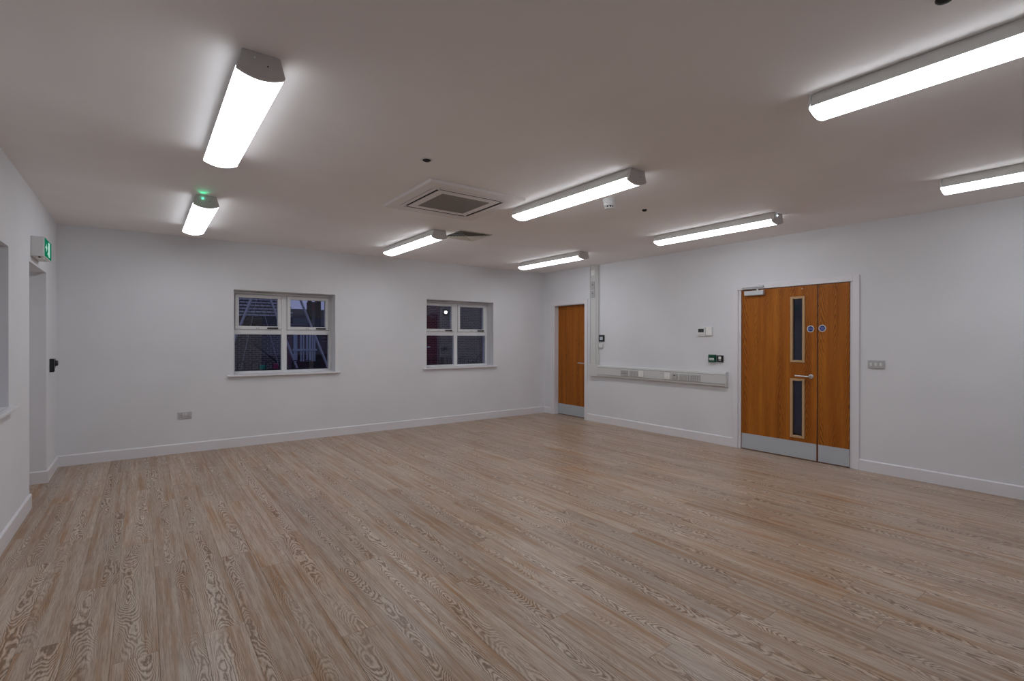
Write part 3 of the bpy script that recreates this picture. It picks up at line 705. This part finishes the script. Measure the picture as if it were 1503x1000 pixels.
# socket on the window wall
ws = thing('wall_socket', (1.19, 0, 0.465), 'grey double socket low on the wall under the swing view window', 'socket')
bx('faceplate', 'plate', ws, 1.115, 1.263, -0.010, 0, 0.424, 0.508, 0.003, 2)
for c in (1.149, 1.229):
    for (dx, dz, a, b) in ((0, 0.006, 0.0024, 0.005), (-0.011, -0.015, 0.0045, 0.0026), (0.011, -0.015, 0.0045, 0.0026)):
        bx('pin_hole', 'hole', ws, c+dx-a, c+dx+a, -0.0108, -0.008, 0.462+dz-b, 0.462+dz+b)
for c in (1.176, 1.202): bx('rocker', 'plastic', ws, c-0.008, c+0.008, -0.014, -0.010, 0.470, 0.494, 0.002)

# ------------------------------------------------------------------ left wall: exit sign, entry devices
ex = thing('exit_sign', (0, -1.40, 2.20), 'boxed green exit sign above the recess of the exit', 'exit sign')
e0, e1, ez0, ez1, ed = -1.610, -1.205, 2.128, 2.300, 0.086
bx('case', 'plastic', ex, 0, ed, e0, e1, ez0, ez1, 0.006, 2)
bx('lamp_strip', 'bright_plastic', ex, 0.012, ed-0.012, e0+0.05, e1-0.05, ez0-0.006, ez0, 0.002)
bx('test_knob', 'black', ex, 0.045, 0.060, e0+0.02, e0+0.035, ez0-0.010, ez0)
face = bx('sign_face', 'green', ex, ed, ed+0.003, e0+0.012, e1-0.012, ez0+0.008, ez1-0.008, 0.001)
fz, fy = (ez0+ez1)/2, (e0+e1)/2; F0 = ed+0.003
def pic(name, pts):     # pts in (s, t): s to the right when looking at the sign, t up; the sign faces +x so right is +y
    MB().prism([(fy+s_, fz+t_) for s_, t_ in pts], F0, F0+0.0012, lambda u, v, t: (t, u, v)).build(name, 'sign_white', face)
pic('door_mark', [(0.020, -0.065), (0.085, -0.065), (0.085, 0.065), (0.020, 0.065)])
pic('arrow_mark', [(-0.165, -0.008), (-0.120, -0.008), (-0.120, -0.035), (-0.070, 0.0), (-0.120, 0.035), (-0.120, 0.008), (-0.165, 0.008)][::1])
MB().lathe([(0, 0), (0.012, 0), (0.012, 0.0012), (0, 0.0012)], (F0, fy+0.000, fz+0.048), (1, 0, 0), 16).build('figure_head', 'sign_white', face)
pic('figure_body', [(-0.018, 0.034), (0.004, 0.034), (0.012, -0.008), (0.004, -0.060), (-0.008, -0.060), (-0.004, -0.016), (-0.030, -0.040), (-0.048, -0.040), (-0.048, -0.050), (-0.026, -0.052), (-0.010, -0.020), (-0.022, 0.010)])
pic('figure_arm', [(0.002, 0.034), (0.018, 0.010), (0.034, 0.014), (0.034, 0.005), (0.014, 0.000), (-0.002, 0.022)])
kp = thing('entry_reader', (0, -0.50, 1.145), 'tall slim black entry reader beside the exit recess', 'card reader')
bx('case', 'black', kp, 0, 0.034, -0.545, -0.490, 1.078, 1.216, 0.005, 2)
bx('front_cover', 'black', kp, 0.034, 0.038, -0.540, -0.495, 1.084, 1.210, 0.002)
eb = thing('exit_push_button', (0, -0.39, 1.165), 'square black exit button between the slim reader and the corner', 'button')
bx('case', 'black', eb, 0, 0.030, -0.440, -0.345, 1.118, 1.212, 0.005, 2)
MB().lathe([(0, 0), (0.030, 0), (0.030, 0.010), (0.024, 0.022), (0, 0.024)], (0.030, -0.3925, 1.165), (1, 0, 0), 20).build('push_dome', 'black', eb, smooth=True)

# ------------------------------------------------------------------ outside, seen through the windows
GZ = -0.10
bx('ground', 'tarmac', None, -40, 60, -45, 70, GZ-0.2, GZ-0.061, kind=S, label='dark tarmac yard outside the windows', cat='ground')
# bow top railing
rl = thing('bow_top_railing', (5, 5, GZ), 'black bow-top metal railing outside the windows', 'railing')
for z in (0.02, 0.70): bx('rail', 'rail', rl, 1.2, 10.2, 4.985, 5.015, z, z+0.035)
for i in range(31):
    x = 1.60 + i*0.283; a, b = x, x+0.148; pts = [(a, 5, GZ-0.061)]
    for q in range(9): t = PI*q/8; pts.append(((a+b)/2-0.074*math.cos(t), 5, 0.845+0.074*math.sin(t)))
    pts.append((b, 5, GZ-0.061))
    MB().tube(pts, 0.011, 6).build('hoop', 'rail', rl)
for x in (1.25, 4.85, 7.53, 10.15): bx('post', 'rail', rl, x-0.035, x+0.035, 4.965, 5.035, GZ-0.061, 0.93)
# swing frame
sw = thing('swing_frame', (3.2, 6.5, GZ), 'grey metal swing frame with hanging chains outside the window', 'swing')
def pole(p, q, r_=0.032, nm='pole', mat='pole', par=sw): MB().tube([p, q], r_, 12).build(nm, mat, par, smooth=True)
pole((2.02, 6.5, GZ-0.061), (3.18, 6.5, 3.02)); pole((4.34, 6.5, GZ-0.061), (3.18, 6.5, 3.02), 0.028); pole((5.18, 6.6, GZ-0.061), (3.93, 6.6, 3.02), 0.032)
pole((3.10, 6.5, 3.03), (4.05, 6.6, 3.03), 0.035, 'top_bar')
pole((3.20, 6.5, 3.0), (2.70, 6.45, 0.55), 0.0055, 'chain'); pole((3.02, 6.5, 3.0), (3.63, 6.45, 0.55), 0.0055, 'chain')
MB().box(2.66, 3.67, 6.30, 6.60, 0.50, 0.55).build('seat', 'rail', sw, 0.02)
# coloured play panels on short posts
for (x0, x1, zt, mat, lab) in ((3.30, 3.49, 0.715, 'play_green', 'small green play panel behind the railing'), (3.64, 3.80, 0.745, 'play_red', 'small crimson play panel behind the railing')):
    o = thing('play_panel', ((x0+x1)/2, 7.5, GZ), lab, 'play panel')
    bx('board', mat, o, x0, x1, 7.48, 7.52, zt-0.30, zt, 0.01)
    for x in (x0+0.03, x1-0.03): bx('post', 'darkboard', o, x-0.02, x+0.02, 7.52, 7.56, GZ-0.061, zt-0.02)
hr = thing('seesaw', (4.08, 7.9, GZ), 'dark tilted seesaw beam in front of the brick wall outside', 'seesaw')
MB().tube([(3.24, 7.9, 1.30), (4.85, 7.9, -0.13)], 0.028, 8).build('beam', 'rail', hr)
MB().prism([(3.88, GZ-0.061), (4.28, GZ-0.061), (4.12, 0.53), (4.04, 0.53)], 7.82, 7.98, lambda u, v, t: (u, t, v)).build('pivot', 'rail', hr)
# low brick building with tiled roof
lb = thing('brick_outbuilding', (2, 12.3, GZ), 'low brick building with grey tiled roof outside the window', 'building')
bx('wall', 'brick', lb, -4, 5.05, 12.35, 16, GZ-0.061, 2.16)
bx('fascia', 'darkboard', lb, -4.1, 5.2, 12.02, 12.08, 1.98, 2.20)
sl = math.radians(42); m = MB(); gg, tw = 0.178, 0.178
for r_ in range(22):
    for c_ in range(53):
        x = -4.1 + c_*tw + (tw/2 if r_ % 2 else 0)
        if x + tw > 5.25: continue
        s0 = r_*gg+0.065; lift = R.uniform(0.0, 0.014)
        y0, z0 = 12.0+s0*math.cos(sl), 2.17+s0*math.sin(sl); y1, z1 = y0+(gg-0.065)*math.cos(sl), z0+(gg-0.065)*math.sin(sl)
        n_ = (-math.sin(sl), math.cos(sl)); u = 0.035+lift
        V = [(x+0.01, y0, z0), (x+tw-0.01, y0, z0), (x+tw-0.01, y1, z1-0.01), (x+0.01, y1, z1-0.01)]
        V += [(V[0][0], y0+n_[0]*u, z0+n_[1]*u), (V[1][0], y0+n_[0]*u, z0+n_[1]*u), (V[2][0], y1+n_[0]*0.005, z1+n_[1]*0.005), (V[3][0], y1+n_[0]*0.005, z1+n_[1]*0.005)]
        m.add(V, [(0,3,2,1),(4,5,6,7),(0,1,5,4),(1,2,6,5),(2,3,7,6),(3,0,4,7)])
m.build('roof_tiles', 'tile', lb, kind='stuff')
MB().prism([(12.0, 2.15), (12.0+22*gg*math.cos(sl), 2.15+22*gg*math.sin(sl)), (16.9, 2.15)], -4.1, 5.15, lambda u, v, t: (t, u, v)).build('roof_deck', 'darkboard', lb)  # dark deck left showing between tile rows to stand for their shade
# pale boards leaning behind the railing
bs = thing('board_screen', (4.86, 9.0, GZ), 'screen of pale blue-grey upright boards outside the window', 'screen')
bxs = [(4.53, 0.075), (4.61, 0.03), (4.725, 0.045), (4.80, 0.045), (4.90, 0.055), (4.98, 0.07), (5.07, 0.05), (5.135, 0.045)]
for (x, w) in bxs: bx('board', 'board', bs, x, x+w, 9.0, 9.03, 0.72, 1.60+R.uniform(-0.02, 0.05))
bx('cross_rail', 'board', bs, 4.50, 5.22, 8.97, 9.0, 1.05, 1.11); bx('cross_rail', 'darkboard', bs, 4.50, 5.22, 9.03, 9.06, 0.80, 0.86)
for x in (4.52, 5.16): bx('post', 'darkboard', bs, x, x+0.05, 9.06, 9.11, GZ-0.061, 1.55)
for (x, w, lab) in ((5.16, 0.11, 'slim dark timber post rising behind the pale boards'), (5.42, 0.17, 'thick dark timber post rising behind the pale boards')):
    o = thing('timber_post', (x, 9.6, GZ), lab, 'post')
    bx('shaft', 'darkboard', o, x-w/2, x+w/2, 9.55, 9.65, GZ-0.061, 3.3, 0.01); bx('cap', 'darkboard', o, x-w/2-0.02, x+w/2+0.02, 9.53, 9.67, 3.3, 3.34)
# far house against the sky
fh = thing('far_house', (12, 24, GZ), 'dark distant house below the strip of dusk sky', 'building')
bx('wall', 'brick_dark', fh, 7.5, 15.5, 22, 28, GZ-0.061, 2.2)
MB().prism([(21.7, 2.15), (25, 3.25), (28.3, 2.15)], 7.3, 15.7, lambda u, v, t: (t, u, v)).build('roof', 'dkslate', fh)
bx('chimney', 'brick_dark', fh, 9.0, 9.6, 24.6, 25.2, 2.9, 3.7)
# tall brick building with the wall lamp
tb = thing('brick_building', (13, 12.2, GZ), 'tall dark brick building filling the view of the lamp window', 'building')
bx('wall', 'brick', tb, 11.235, 24, 12.0, 20, GZ-0.061, 6.0)
bx('recessed_wall', 'brick_dark', tb, 9.3, 11.235, 12.03, 20, GZ-0.061, 6.0)
bx('vent_cover', 'dark', tb, 11.44, 11.58, 11.985, 12.0, 0.96, 1.10, 0.004)
bx('letter_plate', 'plastic', tb, 10.63, 10.76, 12.015, 12.03, 1.06, 1.11, 0.004)
wl = thing('wall_lamp', (11.47, 12.0, 2.6), 'lit white bulkhead lamp on the brick wall outside', 'wall lamp')
MB().lathe([(0, 0), (0.17, 0), (0.17, 0.04), (0.13, 0.06), (0, 0.06)], (11.53, 12.0, 2.60), (0, -1, 0), 24).build('backplate', 'black', wl)
MB().lathe([(0, 0.06), (0.06, 0.06), (0.056, 0.10), (0.03, 0.125), (0, 0.13)], (11.47, 12.0, 2.60), (0, -1, 0), 20).build('lens', 'outlamp', wl, smooth=True)
